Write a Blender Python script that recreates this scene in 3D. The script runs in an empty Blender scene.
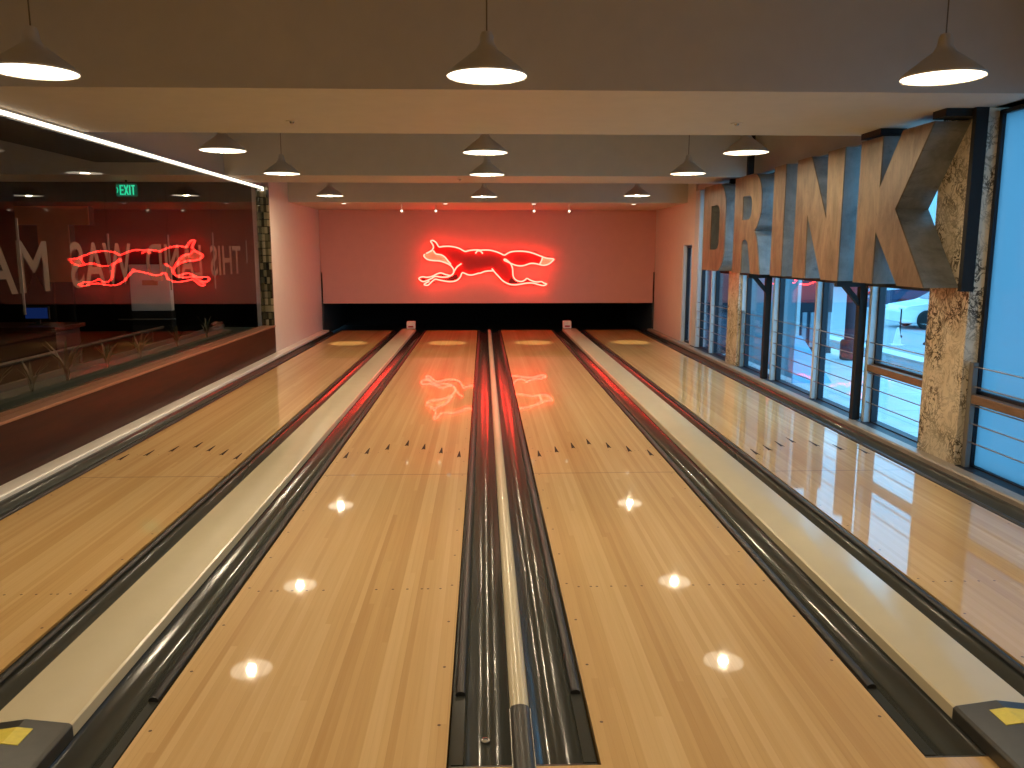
import bpy, bmesh, math, random
from mathutils import Vector, Matrix
random.seed(7)
PI = math.pi
SC = bpy.context.scene
COL = SC.collection
WLOC = {}

# ------------------------------------------------------------------ helpers
class MB:
    def __init__(self):
        self.v = []; self.f = []
    def box(self, x0, x1, y0, y1, z0, z1):
        n = len(self.v)
        self.v += [(x, y, z) for z in (z0, z1) for y in (y0, y1) for x in (x0, x1)]
        for q in ((0,2,3,1),(4,5,7,6),(0,1,5,4),(2,6,7,3),(0,4,6,2),(1,3,7,5)):
            self.f.append(tuple(n+i for i in q))
        return self
    def bar(self, a, b, w, d=None):
        """square bar from a to b"""
        a = Vector(a); b = Vector(b); d = d or w
        t = (b-a).normalized(); up = Vector((0,0,1)) if abs(t.z) < .95 else Vector((0,1,0))
        s = t.cross(up).normalized(); u = s.cross(t).normalized()
        n = len(self.v)
        for p in (a, b):
            for i, j in ((-1,-1),(1,-1),(1,1),(-1,1)):
                self.v.append(tuple(p + s*(i*w/2) + u*(j*d/2)))
        self.f += [(n+3,n+2,n+1,n),(n+4,n+5,n+6,n+7)]
        for i in range(4):
            j = (i+1) % 4
            self.f.append((n+i, n+j, n+4+j, n+4+i))
        return self
    def tube(self, pts, r, k=8, closed=False):
        P = [Vector(p) for p in pts]; N = len(P); n = len(self.v)
        prev = None
        for i, p in enumerate(P):
            t = ((P[min(i+1, N-1)]-P[max(i-1, 0)])).normalized()
            if prev is None:
                ref = Vector((0,0,1)) if abs(t.z) < .9 else Vector((0,1,0))
                s = t.cross(ref).normalized()
            else:
                s = (prev - t*prev.dot(t)).normalized()
            prev = s; u = s.cross(t)
            for q in range(k):
                a = 2*PI*q/k
                self.v.append(tuple(p + (s*math.cos(a)+u*math.sin(a))*r))
        for i in range(N-1):
            for q in range(k):
                q2 = (q+1) % k
                self.f.append((n+i*k+q, n+i*k+q2, n+(i+1)*k+q2, n+(i+1)*k+q))
        self.f.append(tuple(n+q for q in range(k))[::-1])
        self.f.append(tuple(n+(N-1)*k+q for q in range(k)))
        return self
    def lathe(self, prof, k=32, c=(0,0,0), axis='z', cap0=True):
        """prof: list of (r, h)"""
        n = len(self.v); M = len(prof)
        for r, h in prof:
            for q in range(k):
                a = 2*PI*q/k
                x, y = r*math.cos(a), r*math.sin(a)
                p = (x, y, h) if axis == 'z' else ((h, x, y) if axis == 'x' else (y, h, x))
                self.v.append((c[0]+p[0], c[1]+p[1], c[2]+p[2]))
        for i in range(M-1):
            for q in range(k):
                q2 = (q+1) % k
                self.f.append((n+i*k+q, n+i*k+q2, n+(i+1)*k+q2, n+(i+1)*k+q))
        if cap0 and prof[0][0] > 1e-5: self.f.append(tuple(n+q for q in range(k))[::-1])
        if prof[-1][0] > 1e-5: self.f.append(tuple(n+(M-1)*k+q for q in range(k)))
        return self
    def extrude_y(self, prof, y0, y1):
        """closed profile of (x, z), counter-clockwise seen from -y"""
        n = len(self.v); M = len(prof)
        for y in (y0, y1):
            self.v += [(x, y, z) for x, z in prof]
        for i in range(M):
            j = (i+1) % M
            self.f.append((n+i, n+j, n+M+j, n+M+i))
        self.f.append(tuple(n+i for i in range(M))[::-1])
        self.f.append(tuple(n+M+i for i in range(M)))
        return self
    def mesh(self, m):
        n = len(self.v)
        self.v += [tuple(v.co) for v in m.vertices]
        self.f += [tuple(n+i for i in p.vertices) for p in m.polygons]
        return self
    def map(self, fn):
        self.v = [tuple(fn(*v)) for v in self.v]
        return self
    def build(self, name, mat, parent=None, bevel=0, smooth=None, loc=None, seg=2):
        me = bpy.data.meshes.new(name)
        base = Vector(loc) if loc is not None else (WLOC[parent.name] if parent is not None else Vector((0,0,0)))
        me.from_pydata([tuple(Vector(v)-base) for v in self.v], [], self.f)
        bm = bmesh.new(); bm.from_mesh(me)
        bmesh.ops.recalc_face_normals(bm, faces=bm.faces)
        bm.to_mesh(me); bm.free()
        me.materials.append(mat)
        o = bpy.data.objects.new(name, me); COL.objects.link(o)
        if parent is not None:
            o.parent = parent
            if loc is not None: o.location = base - WLOC[parent.name]
        else:
            o.location = base
        WLOC[o.name] = base
        if smooth is not None:
            for p in me.polygons: p.use_smooth = True
            me.set_sharp_from_angle(angle=math.radians(smooth))
        if bevel:
            b = o.modifiers.new('bevel', 'BEVEL'); b.width = bevel; b.segments = seg; b.limit_method = 'ANGLE'
            b.angle_limit = math.radians(40)
        return o

def tag(o, label=None, cat=None, group=None, kind=None):
    if label: o['label'] = label
    if cat: o['category'] = cat
    if group: o['group'] = group
    if kind: o['kind'] = kind
    return o

def thing(name, label, cat, loc=(0,0,0), group=None, kind=None):
    o = bpy.data.objects.new(name, None); COL.objects.link(o)
    o.location = loc; o.empty_display_size = .1
    WLOC[o.name] = Vector(loc)
    return tag(o, label, cat, group, kind)

def dup(root, loc, label=None):
    r = root.copy(); COL.objects.link(r); r.location = loc; WLOC[r.name] = Vector(loc)
    if label: r['label'] = label
    for ch in list(root.children):
        c = ch.copy(); COL.objects.link(c); c.parent = r
        for g in ch.children:
            d = g.copy(); COL.objects.link(d); d.parent = c
    return r

def flat_mesh(outer, holes=(), depth=.01):
    """filled 2D outline with holes, thickness depth, as a mesh (z from 0 to depth)"""
    cu = bpy.data.curves.new('outline', 'CURVE'); cu.dimensions = '2D'; cu.fill_mode = 'BOTH'; cu.extrude = depth/2
    for poly in [outer]+list(holes):
        s = cu.splines.new('POLY'); s.points.add(len(poly)-1); s.use_cyclic_u = True
        for i, (x, y) in enumerate(poly): s.points[i].co = (x, y, 0, 1)
    o = bpy.data.objects.new('outline', cu); COL.objects.link(o)
    bpy.context.view_layer.update()
    me = bpy.data.meshes.new_from_object(o.evaluated_get(bpy.context.evaluated_depsgraph_get()))
    bpy.data.objects.remove(o); bpy.data.curves.remove(cu)
    bm = bmesh.new(); bm.from_mesh(me)
    bmesh.ops.remove_doubles(bm, verts=bm.verts, dist=1e-5)
    bmesh.ops.translate(bm, verts=bm.verts, vec=(0,0,depth/2))
    bm.to_mesh(me); bm.free()
    return me

def text_mesh(s, depth=.004, bold=0.0):
    cu = bpy.data.curves.new('words', 'FONT'); cu.body = s; cu.extrude = depth/2; cu.offset = bold; cu.resolution_u = 6
    o = bpy.data.objects.new('words', cu); COL.objects.link(o)
    bpy.context.view_layer.update()
    me = bpy.data.meshes.new_from_object(o.evaluated_get(bpy.context.evaluated_depsgraph_get()))
    bpy.data.objects.remove(o); bpy.data.curves.remove(cu)
    return me

def arc(cx, cy, rx, ry, a0, a1, n=8):
    return [(cx+rx*math.cos(math.radians(a0+(a1-a0)*i/n)), cy+ry*math.sin(math.radians(a0+(a1-a0)*i/n))) for i in range(n+1)]

def smooth_line(pts, n=4):
    """Catmull-Rom through 3D points"""
    P = [Vector(p) for p in pts]; out = []
    for i in range(len(P)-1):
        p0 = P[max(i-1,0)]; p1 = P[i]; p2 = P[i+1]; p3 = P[min(i+2,len(P)-1)]
        for k in range(n):
            t = k/n
            out.append(.5*((2*p1)+(p2-p0)*t+(2*p0-5*p1+4*p2-p3)*t*t+(-p0+3*p1-3*p2+p3)*t**3))
    out.append(P[-1])
    return out

# ------------------------------------------------------------------ materials
def lin(r, g, b):
    f = lambda c: (c/12.92 if c <= .04045 else ((c+.055)/1.055)**2.4)
    return (f(r/255), f(g/255), f(b/255), 1)

class NT:
    def __init__(self, name):
        self.m = bpy.data.materials.new(name); self.m.use_nodes = True
        self.t = self.m.node_tree; self.t.nodes.clear()
        self.out = self.n('ShaderNodeOutputMaterial')
    def n(self, k, **kw):
        x = self.t.nodes.new(k)
        for a, b in kw.items(): setattr(x, a, b)
        return x
    def l(self, a, b): self.t.links.new(a, b)
    def math(self, op, a, b=None, c=None):
        x = self.n('ShaderNodeMath', operation=op)
        for i, v in enumerate((a, b, c)):
            if v is None: continue
            if isinstance(v, (int, float)): x.inputs[i].default_value = v
            else: self.l(v, x.inputs[i])
        return x.outputs[0]
    def mix(self, fac, a, b, mode='MIX'):
        x = self.n('ShaderNodeMix', data_type='RGBA', blend_type=mode)
        for s, v in ((x.inputs[0], fac), (x.inputs[6], a), (x.inputs[7], b)):
            if isinstance(v, (int, float, tuple)): s.default_value = v
            else: self.l(v, s)
        return x.outputs[2]
    def ramp(self, fac, stops):
        x = self.n('ShaderNodeValToRGB')
        while len(x.color_ramp.elements) < len(stops): x.color_ramp.elements.new(.5)
        for e, (p, c) in zip(x.color_ramp.elements, stops): e.position = p; e.color = c
        self.l(fac, x.inputs[0])
        return x.outputs[0]
    def noise(self, vec, scale, detail=3, rough=.55, dist=0):
        x = self.n('ShaderNodeTexNoise'); x.inputs['Scale'].default_value = scale; x.inputs['Detail'].default_value = detail
        x.inputs['Roughness'].default_value = rough; x.inputs['Distortion'].default_value = dist
        if vec is not None: self.l(vec, x.inputs['Vector'])
        return x.outputs[0]
    def pos(self, sx=1, sy=1, sz=1):
        g = self.n('ShaderNodeNewGeometry'); m = self.n('ShaderNodeMapping'); m.inputs['Scale'].default_value = (sx, sy, sz)
        self.l(g.outputs['Position'], m.inputs[0])
        return m.outputs[0]
    def xyz(self):
        g = self.n('ShaderNodeNewGeometry'); s = self.n('ShaderNodeSeparateXYZ'); self.l(g.outputs['Position'], s.inputs[0])
        return s.outputs
    def white(self, x, y):
        c = self.n('ShaderNodeCombineXYZ'); 
        for i, v in enumerate((x, y)):
            if isinstance(v, (int, float)): c.inputs[i].default_value = v
            else: self.l(v, c.inputs[i])
        w = self.n('ShaderNodeTexWhiteNoise', noise_dimensions='3D'); self.l(c.outputs[0], w.inputs[0])
        return w.outputs[0]
    def bsdf(self, color, rough=.5, metal=0, spec=.5, coat=0, coat_rough=.05, bump=None, bump_s=.2, bump_d=.01):
        b = self.n('ShaderNodeBsdfPrincipled')
        for s, v in (('Base Color', color), ('Roughness', rough), ('Metallic', metal)):
            if isinstance(v, (int, float, tuple)): b.inputs[s].default_value = v
            else: self.l(v, b.inputs[s])
        b.inputs['Specular IOR Level'].default_value = spec
        b.inputs['Coat Weight'].default_value = coat; b.inputs['Coat Roughness'].default_value = coat_rough
        if bump is not None:
            bn = self.n('ShaderNodeBump'); bn.inputs['Strength'].default_value = bump_s; bn.inputs['Distance'].default_value = bump_d
            self.l(bump, bn.inputs['Height']); self.l(bn.outputs[0], b.inputs['Normal'])
        self.l(b.outputs[0], self.out.inputs[0])
        return self.m

def plain(name, rgb, rough=.5, metal=0, spec=.5, var=.06, scale=6, coat=0, bump=0):
    t = NT(name); c = lin(*rgb)
    n = t.noise(t.pos(), scale, 4)
    a = tuple(min(1, x*(1-var)) for x in c[:3])+(1,); b = tuple(min(1, x*(1+var)) for x in c[:3])+(1,)
    colr = t.ramp(n, [(.3, a), (.7, b)])
    return t.bsdf(colr, rough, metal, spec, coat, bump=(t.noise(t.pos(), scale*12, 3) if bump else None), bump_s=bump, bump_d=.004)

def emit(name, rgb_lin, strength):
    t = NT(name); e = t.n('ShaderNodeEmission'); e.inputs[0].default_value = (*rgb_lin, 1); e.inputs[1].default_value = strength
    t.l(e.outputs[0], t.out.inputs[0])
    return t.m

def glass(name, f0=.05, tint=(1,1,1,1), rough=0.0, k_=1.0):
    """thin pane: see-through with an angle-dependent mirror"""
    t = NT(name)
    g = t.n('ShaderNodeNewGeometry'); d = t.n('ShaderNodeVectorMath', operation='DOT_PRODUCT')
    t.l(g.outputs['Normal'], d.inputs[0]); t.l(g.outputs['Incoming'], d.inputs[1])
    c = t.math('ABSOLUTE', d.outputs['Value']); k = t.math('POWER', t.math('SUBTRACT', 1.0, c), 5.0)
    fac = t.math('ADD', t.math('MULTIPLY', k, 1-f0), f0)
    fac = t.math('MULTIPLY', fac, k_)
    tr = t.n('ShaderNodeBsdfTransparent'); tr.inputs[0].default_value = tint
    gl = t.n('ShaderNodeBsdfGlossy'); gl.inputs['Roughness'].default_value = rough
    mx = t.n('ShaderNodeMixShader'); t.l(fac, mx.inputs[0]); t.l(tr.outputs[0], mx.inputs[1]); t.l(gl.outputs[0], mx.inputs[2])
    t.l(mx.outputs[0], t.out.inputs[0])
    return t.m

def lane_wood(name, seams, dark=1.0, plugs=False):
    t = NT(name); x, y, z = t.xyz()
    bi = t.math('FLOOR', t.math('MULTIPLY', x, 37.0))
    off = t.math('MULTIPLY', t.white(bi, 3.3), 4.0)
    seg = t.math('FLOOR', t.math('DIVIDE', t.math('ADD', y, off), 4.2))
    r1 = t.white(bi, seg)
    gi = t.math('FLOOR', t.math('MULTIPLY', x, 12.3)); r2 = t.white(gi, 7.7)
    grain = t.noise(t.pos(70, 1.6, 1), 1.0, 4, .6)
    f = t.math('ADD', t.math('MULTIPLY', r1, .28), t.math('ADD', t.math('MULTIPLY', r2, .28), t.math('MULTIPLY', grain, .34)))
    c = t.ramp(f, [(.12, lin(*[v*dark for v in (198,154,90)])), (.45, lin(*[v*dark for v in (216,176,114)])), (.8, lin(*[v*dark for v in (231,197,139)]))])
    # hairline joints between boards, and the cross seams between lane panels
    fr = t.math('FRACT', t.math('MULTIPLY', x, 37.0))
    line = t.math('LESS_THAN', fr, .05)
    c = t.mix(t.math('MULTIPLY', line, .08), c, lin(110,70,36))
    for s in seams:
        ln = t.math('LESS_THAN', t.math('ABSOLUTE', t.math('SUBTRACT', y, s)), .008)
        c = t.mix(t.math('MULTIPLY', ln, .45), c, lin(90,58,30))
    if plugs:
        tc = t.n('ShaderNodeTexCoord'); sp = t.n('ShaderNodeSeparateXYZ'); t.l(tc.outputs['Generated'], sp.inputs[0])
        gx = t.math('MULTIPLY', sp.outputs[0], 1.054); e = t.math('MINIMUM', gx, t.math('SUBTRACT', 1.054, gx))
        def dot(ex, dy, r):
            dx = t.math('SUBTRACT', e, ex)
            return t.math('LESS_THAN', t.math('ADD', t.math('MULTIPLY', dx, dx), t.math('MULTIPLY', dy, dy)), r*r)
        fy = t.math('MULTIPLY', t.math('SUBTRACT', t.math('FRACT', t.math('DIVIDE', y, .40)), .5), .40)
        m = dot(.035, fy, .0062)
        for row, r in ((3.76, .0062), (6.5, .005)):
            for ex in (.09,.15,.18,.25,.32,.40): m = t.math('MAXIMUM', m, dot(ex, t.math('SUBTRACT', y, row), r))
        c = t.mix(t.math('MULTIPLY', m, .85), c, lin(66,36,18))
    return t.bsdf(c, .45, spec=.3, coat=.9, coat_rough=.034)

def marble(name):
    t = NT(name); p = t.pos(1, 1, 1)
    n1 = t.noise(p, 6.5, 7, .62, 1.6); n2 = t.noise(t.pos(1.3, 1.3, .9), 8.5, 4, .6, 1.2)
    v1 = t.ramp(t.math('ABSOLUTE', t.math('SUBTRACT', n1, .5)), [(.0, (1,1,1,1)), (.012, (.8,.8,.8,1)), (.035, (0,0,0,1))])
    v2 = t.ramp(t.math('ABSOLUTE', t.math('SUBTRACT', n2, .5)), [(.0, (1,1,1,1)), (.022, (.9,.9,.9,1)), (.042, (0,0,0,1))])
    mask = t.ramp(t.noise(p, 1.9, 3, .5, .5), [(.44, (0,0,0,1)), (.58, (1,1,1,1))])
    f = t.math('MAXIMUM', t.math('MULTIPLY', v1, t.math('ADD', t.math('MULTIPLY', mask, .6), .35)), t.math('MULTIPLY', v2, mask))
    base = t.ramp(t.noise(p, 5, 4), [(.3, lin(206,190,160)), (.7, lin(226,214,190))])
    c = t.mix(f, base, lin(62,52,38))
    return t.bsdf(c, .25, spec=.5)

def zinc(name, a, b, rough=.45, metal=.55):
    t = NT(name); p = t.pos(1, 3.0, 1.0)
    n = t.noise(p, 2.2, 6, .65, .6); s = t.noise(t.pos(9, 9, 3), 1.6, 5, .7)
    f = t.math('ADD', t.math('MULTIPLY', n, .7), t.math('MULTIPLY', s, .3))
    c = t.ramp(f, [(.34, lin(*a)), (.62, lin(*b))])
    blot = t.ramp(t.noise(t.pos(1, 4, 1.5), 7, 5, .7), [(.60, (0,0,0,1)), (.72, (1,1,1,1))])
    c = t.mix(t.math('MULTIPLY', blot, .45), c, lin(*[v*.45 for v in a]))
    return t.bsdf(c, rough, metal, .5)

def mosaic(name):
    t = NT(name); x, y, z = t.xyz()
    r = t.white(t.math('FLOOR', t.math('MULTIPLY', x, 22.0)), t.math('FLOOR', t.math('MULTIPLY', z, 9.0)))
    c = t.ramp(r, [(0, lin(28,26,20)), (.4, lin(70,66,48)), (.7, lin(120,112,84)), (1, lin(168,152,120))])
    g = t.math('LESS_THAN', t.math('FRACT', t.math('MULTIPLY', z, 9.0)), .1)
    c = t.mix(g, c, lin(24,20,18))
    return t.bsdf(c, .25)

def dark_wood(name):
    t = NT(name); n = t.noise(t.pos(6, .5, 9), 2.4, 5, .6, .4)
    c = t.ramp(n, [(.3, lin(40,19,10)), (.7, lin(62,30,17))])
    return t.bsdf(c, .42, spec=.25)

def paving(name, a, b, tile=1.2):
    t = NT(name); x, y, z = t.xyz()
    n = t.noise(t.pos(), 1.5, 5); c = t.ramp(n, [(.3, lin(*a)), (.7, lin(*b))])
    for q in (x, y):
        ln = t.math('LESS_THAN', t.math('FRACT', t.math('DIVIDE', q, tile)), .02)
        c = t.mix(t.math('MULTIPLY', ln, .4), c, lin(*[v*.6 for v in a]))
    return t.bsdf(c, .6)

M = {}
M['lane'] = lane_wood('lane maple', (5.83, 12.63), plugs=True)
M['approach'] = lane_wood('approach maple', ())
M['arrow'] = plain('arrow walnut', (52,26,12), .7, spec=.15)
M['screw'] = plain('screw plug', (74,44,24), .4)
M['gutter'] = plain('gutter grey', (64,66,62), .15, spec=.32, var=.05)
M['rail'] = plain('bumper rail grey', (36,36,35), .4, spec=.4)
M['ivory'] = plain('ivory capping', (216,204,172), .2, var=.02, spec=.45)
M['capdark'] = plain('dark cap', (58,57,53), .35, var=.15, scale=20)
M['glitter'] = plain('worn edge', (150,148,140), .3, .8, var=.5, scale=160)
M['yellow'] = plain('yellow sticker', (232,214,84), .5, var=.08, scale=40)
M['black'] = plain('black', (10,10,10), .7)
M['pit'] = plain('pit black', (5,5,5), .85)
M['pitgrey'] = plain('pit side grey', (60,66,72), .6)
M['steel'] = plain('black steel', (14,13,13), .7)
M['white'] = plain('white wall paint', (218,206,196), .6, var=.02)
M['endwall'] = plain('salmon end wall', (218,158,148), .6, var=.02)  # even salmon tone, pinker than the side walls
M['ceil'] = plain('taupe ceiling paint', (172,168,160), .7, var=.03)
M['soffit'] = plain('soffit paint', (200,193,180), .65, var=.03)
M['woodpanel'] = dark_wood('dark wood panel')
M['ledge'] = plain('ledge wood', (150,106,80), .35, var=.12, scale=9)
M['whitestrip'] = plain('white strip', (244,236,226), .3, var=.03)
M['railmetal'] = plain('brushed strip', (160,148,134), .4, .2, var=.08)
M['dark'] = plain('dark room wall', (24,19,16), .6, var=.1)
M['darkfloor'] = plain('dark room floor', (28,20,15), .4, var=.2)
M['alu'] = plain('pale frame', (196,204,208), .4, .1, var=.04)
M['gasket'] = plain('dark gasket', (18,24,38), .5)
M['bronze'] = plain('bronze transom', (132,106,86), .4, .3, var=.1)
M['cable'] = plain('steel cable', (140,130,124), .35, .8)
M['post'] = plain('grey rail post', (128,124,118), .45, .4)
M['marble'] = marble('veined marble')
M['zincface'] = zinc('weathered face', (92,80,62), (138,122,97), .5, .15)
M['zincside'] = zinc('weathered return', (96,98,98), (140,142,140), .5, .15)
M['tile'] = mosaic('mosaic jamb')
M['glass'] = glass('partition glass', .03, k_=.68)
M['winglass'] = glass('window glass', .05, (.93,.97,1,1))
M['shade'] = plain('lamp shade', (196,190,178), .6)
M['lining'] = plain('lamp lining', (240,236,228), .6, var=.01)
M['cord'] = plain('lamp cord', (116,104,86), .6)
M['lamp'] = emit('lamp core glow', (1,.81,.54), 1250)
M['opal'] = emit('lamp opal glow', (1,.84,.62), 3.6)
M['ledlight'] = emit('led glow', (1,.86,.66), 4.0)
M['spot'] = emit('spot glow', (1,.85,.65), 3)
M['neon'] = emit('neon glow', (1,.036,.024), 22)
M['foxred'] = plain('fox red', (158,4,20), .35, var=.1)
M['foxwhite'] = plain('fox cream', (240,228,190), .45, var=.04)
M['foxblack'] = plain('fox maroon', (60,8,10), .4)
M['pitlamp'] = emit('pit lamp glow', (1,.62,.25), 1.3)
M['exitgreen'] = emit('exit glow', (.02,.85,.42), 1.0)
M['exitback'] = emit('exit face glow', (.0,.10,.05), .6)
M['vinyl'] = plain('beige vinyl', (84,72,56), .6, var=.03)
M['brownletter'] = plain('brown letter', (150,92,52), .5, var=.12)
M['cabwhite'] = plain('pale cabinet', (196,190,188), .45)
M['chrome'] = plain('steel bar', (170,170,168), .25, .9)
M['screen'] = emit('blue screen glow', (.02,.06,.30), .22)
M['leaf'] = plain('dull leaf', (58,56,34), .6, var=.3, scale=30)  # dull olive leaf colour
M['turf'] = plain('dark turf', (22,34,20), .9, var=.4, scale=60)
M['planter'] = plain('planter', (52,50,40), .6)
M['pave'] = paving('pale paving', (196,200,204), (216,220,222))
M['road'] = plain('road', (150,156,162), .7, var=.06)
M['kerb'] = plain('kerb stone', (222,224,222), .7)
M['bed'] = plain('gravel bed', (120,128,134), .9, var=.35, scale=40)
M['concrete'] = plain('blue tinted concrete', (150,200,232), .7, var=.04)  # skylight blue mixed into the white concrete's colour
M['mauve'] = plain('mauve wall', (92,62,70), .7)
M['navy'] = plain('navy band', (26,34,50), .6)
M['fence'] = plain('pale fence bar', (150,164,178), .5)
M['fencedark'] = plain('dark fence panel', (70,86,104), .6)
M['carwhite'] = plain('white car paint', (236,238,240), .2, coat=.5, var=.02)
M['cardark'] = plain('blue car paint', (44,60,92), .2, coat=.5, var=.04)
M['carglass'] = plain('car glass', (40,60,78), .1)
M['tyre'] = plain('tyre', (20,20,22), .8)
M['taillight'] = plain('tail light red', (190,40,44), .3)
M['headlight'] = plain('headlight clear', (230,234,236), .15)
M['orange'] = plain('cone white', (232,226,220), .5)
M['facade'] = plain('pale facade', (190,196,202), .8)
M['winbox'] = plain('dark window', (60,72,86), .2)

def frosted(name):
    t = NT(name)
    tl = t.n('ShaderNodeBsdfTranslucent'); tl.inputs[0].default_value = (.42,.50,.54,1)
    gl = t.n('ShaderNodeBsdfGlossy'); gl.inputs['Roughness'].default_value = .08
    mx = t.n('ShaderNodeMixShader'); mx.inputs[0].default_value = .06
    t.l(tl.outputs[0], mx.inputs[1]); t.l(gl.outputs[0], mx.inputs[2]); t.l(mx.outputs[0], t.out.inputs[0])
    return t.m
M['frost'] = frosted('frosted film glass')
FOX_PANEL= [(-1.216, 1.53), (-1.179, 1.589), (-1.061, 1.652), (-1.022, 1.708), (-1.044, 1.777), (-1.078, 1.837), (-1.023, 1.862), (-0.951, 1.824), (-0.907, 1.762), (-0.882, 1.73), (-0.803, 1.74), (-0.691, 1.743), (-0.58, 1.727), (-0.478, 1.702), (-0.399, 1.658), (-0.352, 1.639), (-0.278, 1.66), (-0.166, 1.671), (-0.071, 1.671), (-0.061, 1.661), (0.035, 1.667), (0.147, 1.664), (0.258, 1.638), (0.357, 1.601), (0.441, 1.566), (0.498, 1.601), (0.578, 1.633), (0.706, 1.645), (0.851, 1.641), (0.982, 1.617), (1.094, 1.581), (1.191, 1.543), (1.301, 1.503), (1.462, 1.484), (1.443, 1.436), (1.356, 1.36), (1.253, 1.332), (1.17, 1.344), (1.06, 1.368), (0.964, 1.368), (0.851, 1.332), (0.755, 1.321), (0.658, 1.337), (0.597, 1.361), (0.625, 1.278), (0.63, 1.166), (0.646, 1.103), (0.701, 1.045), (0.788, 1.029), (0.855, 1.059), (0.9, 1.093), (0.984, 1.053), (1.097, 1.021), (1.194, 1.029), (1.259, 0.993), (1.324, 0.966), (1.243, 0.92), (1.127, 0.941), (1.03, 0.968), (0.901, 0.968), (0.772, 0.948), (0.659, 0.933), (0.539, 0.945), (0.408, 1.009), (0.308, 1.106), (0.218, 1.205), (0.201, 1.221), (0.097, 1.216), (0.016, 1.2), (-0.064, 1.17), (-0.09, 1.174), (-0.218, 1.135), (-0.314, 1.142), (-0.413, 1.18), (-0.446, 1.113), (-0.501, 1.048), (-0.588, 1.008), (-0.7, 1.001), (-0.812, 1.017), (-0.908, 1.036), (-0.975, 1.05), (-1.056, 0.985), (-1.127, 0.929), (-1.223, 0.942), (-1.193, 0.99), (-1.18, 1.003), (-1.236, 1.003), (-1.332, 1.079), (-1.245, 1.129), (-1.147, 1.117), (-1.038, 1.141), (-0.941, 1.189), (-0.858, 1.204), (-0.762, 1.173), (-0.666, 1.157), (-0.633, 1.177), (-0.619, 1.222), (-0.628, 1.277), (-0.68, 1.333), (-0.772, 1.38), (-0.887, 1.42), (-1.014, 1.426), (-1.138, 1.453)]
FOX_TUBES= {'back': [(-1.158, 1.586), (-1.05, 1.641), (-1.007, 1.708), (-1.029, 1.777), (-1.063, 1.829), (-1.023, 1.846), (-0.96, 1.813), (-0.922, 1.755), (-0.89, 1.718), (-0.803, 1.726), (-0.691, 1.73), (-0.58, 1.715), (-0.485, 1.688), (-0.406, 1.645), (-0.355, 1.625), (-0.278, 1.645), (-0.166, 1.656), (-0.071, 1.656), (-0.061, 1.649), (0.035, 1.655), (0.147, 1.65), (0.258, 1.623), (0.354, 1.587), (0.437, 1.551), (0.498, 1.585), (0.578, 1.619), (0.706, 1.631), (0.851, 1.627), (0.979, 1.603), (1.091, 1.566), (1.188, 1.528), (1.301, 1.489), (1.442, 1.474), (1.433, 1.443), (1.35, 1.373), (1.253, 1.344), (1.17, 1.357), (1.06, 1.381), (0.964, 1.381), (0.851, 1.344), (0.755, 1.333), (0.658, 1.349), (0.562, 1.386), (0.49, 1.421), (0.437, 1.445), (0.434, 1.468), (0.466, 1.465), (0.514, 1.429), (0.57, 1.37), (0.604, 1.278), (0.612, 1.166), (0.63, 1.095), (0.694, 1.034), (0.788, 1.016), (0.86, 1.047), (0.9, 1.08), (0.981, 1.038), (1.094, 1.006), (1.191, 1.014), (1.248, 0.984), (1.307, 0.966), (1.24, 0.932), (1.127, 0.955), (1.03, 0.982), (0.901, 0.983), (0.772, 0.962), (0.659, 0.948), (0.546, 0.959), (0.414, 1.023), (0.318, 1.119), (0.225, 1.219), (0.177, 1.281)], 'belly': [(0.193, 1.262), (0.206, 1.235), (0.097, 1.231), (0.016, 1.215), (-0.064, 1.183), (-0.09, 1.186), (-0.218, 1.15), (-0.314, 1.156), (-0.423, 1.196), (-0.459, 1.126), (-0.507, 1.063), (-0.588, 1.023), (-0.7, 1.015), (-0.812, 1.031), (-0.908, 1.05), (-0.984, 1.063), (-1.069, 0.999), (-1.133, 0.942), (-1.21, 0.952), (-1.173, 0.987), (-1.1, 1.023)], 'chest': [(-1.187, 1.573), (-1.203, 1.53), (-1.133, 1.466), (-1.014, 1.442), (-0.886, 1.434), (-0.766, 1.396), (-0.672, 1.349), (-0.614, 1.285), (-0.602, 1.222), (-0.626, 1.161), (-0.731, 1.111), (-0.859, 1.107), (-0.971, 1.123), (-1.035, 1.092), (-1.124, 1.047), (-1.236, 1.016), (-1.315, 1.079), (-1.242, 1.114), (-1.147, 1.103), (-1.035, 1.127), (-0.938, 1.174), (-0.858, 1.19), (-0.762, 1.158), (-0.667, 1.142), (-0.618, 1.174), (-0.577, 1.253), (-0.521, 1.325), (-0.44, 1.38)], 'cheek': [(-1.011, 1.645), (-0.961, 1.578), (-0.853, 1.557), (-0.774, 1.507), (-0.711, 1.428), (-0.656, 1.368)], 'shoulder': [(-0.154, 1.585), (-0.115, 1.636), (-0.079, 1.639), (-0.047, 1.63), (-0.004, 1.582)], 'tip': [(1.22, 1.513), (1.196, 1.436), (1.16, 1.37)]}
FOX_MUZZLE= [(-1.207, 1.53), (-1.177, 1.582), (-1.055, 1.645), (-1.011, 1.645), (-0.964, 1.576), (-0.853, 1.56), (-0.774, 1.51), (-0.711, 1.428), (-0.651, 1.364), (-0.607, 1.285), (-0.608, 1.238), (-0.633, 1.282), (-0.68, 1.339), (-0.772, 1.39), (-0.887, 1.428), (-1.014, 1.434), (-1.135, 1.459)]
FOX_TAIL= [(1.223, 1.522), (1.301, 1.495), (1.445, 1.478), (1.433, 1.44), (1.353, 1.368), (1.253, 1.339), (1.165, 1.351), (1.196, 1.436)]
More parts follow.
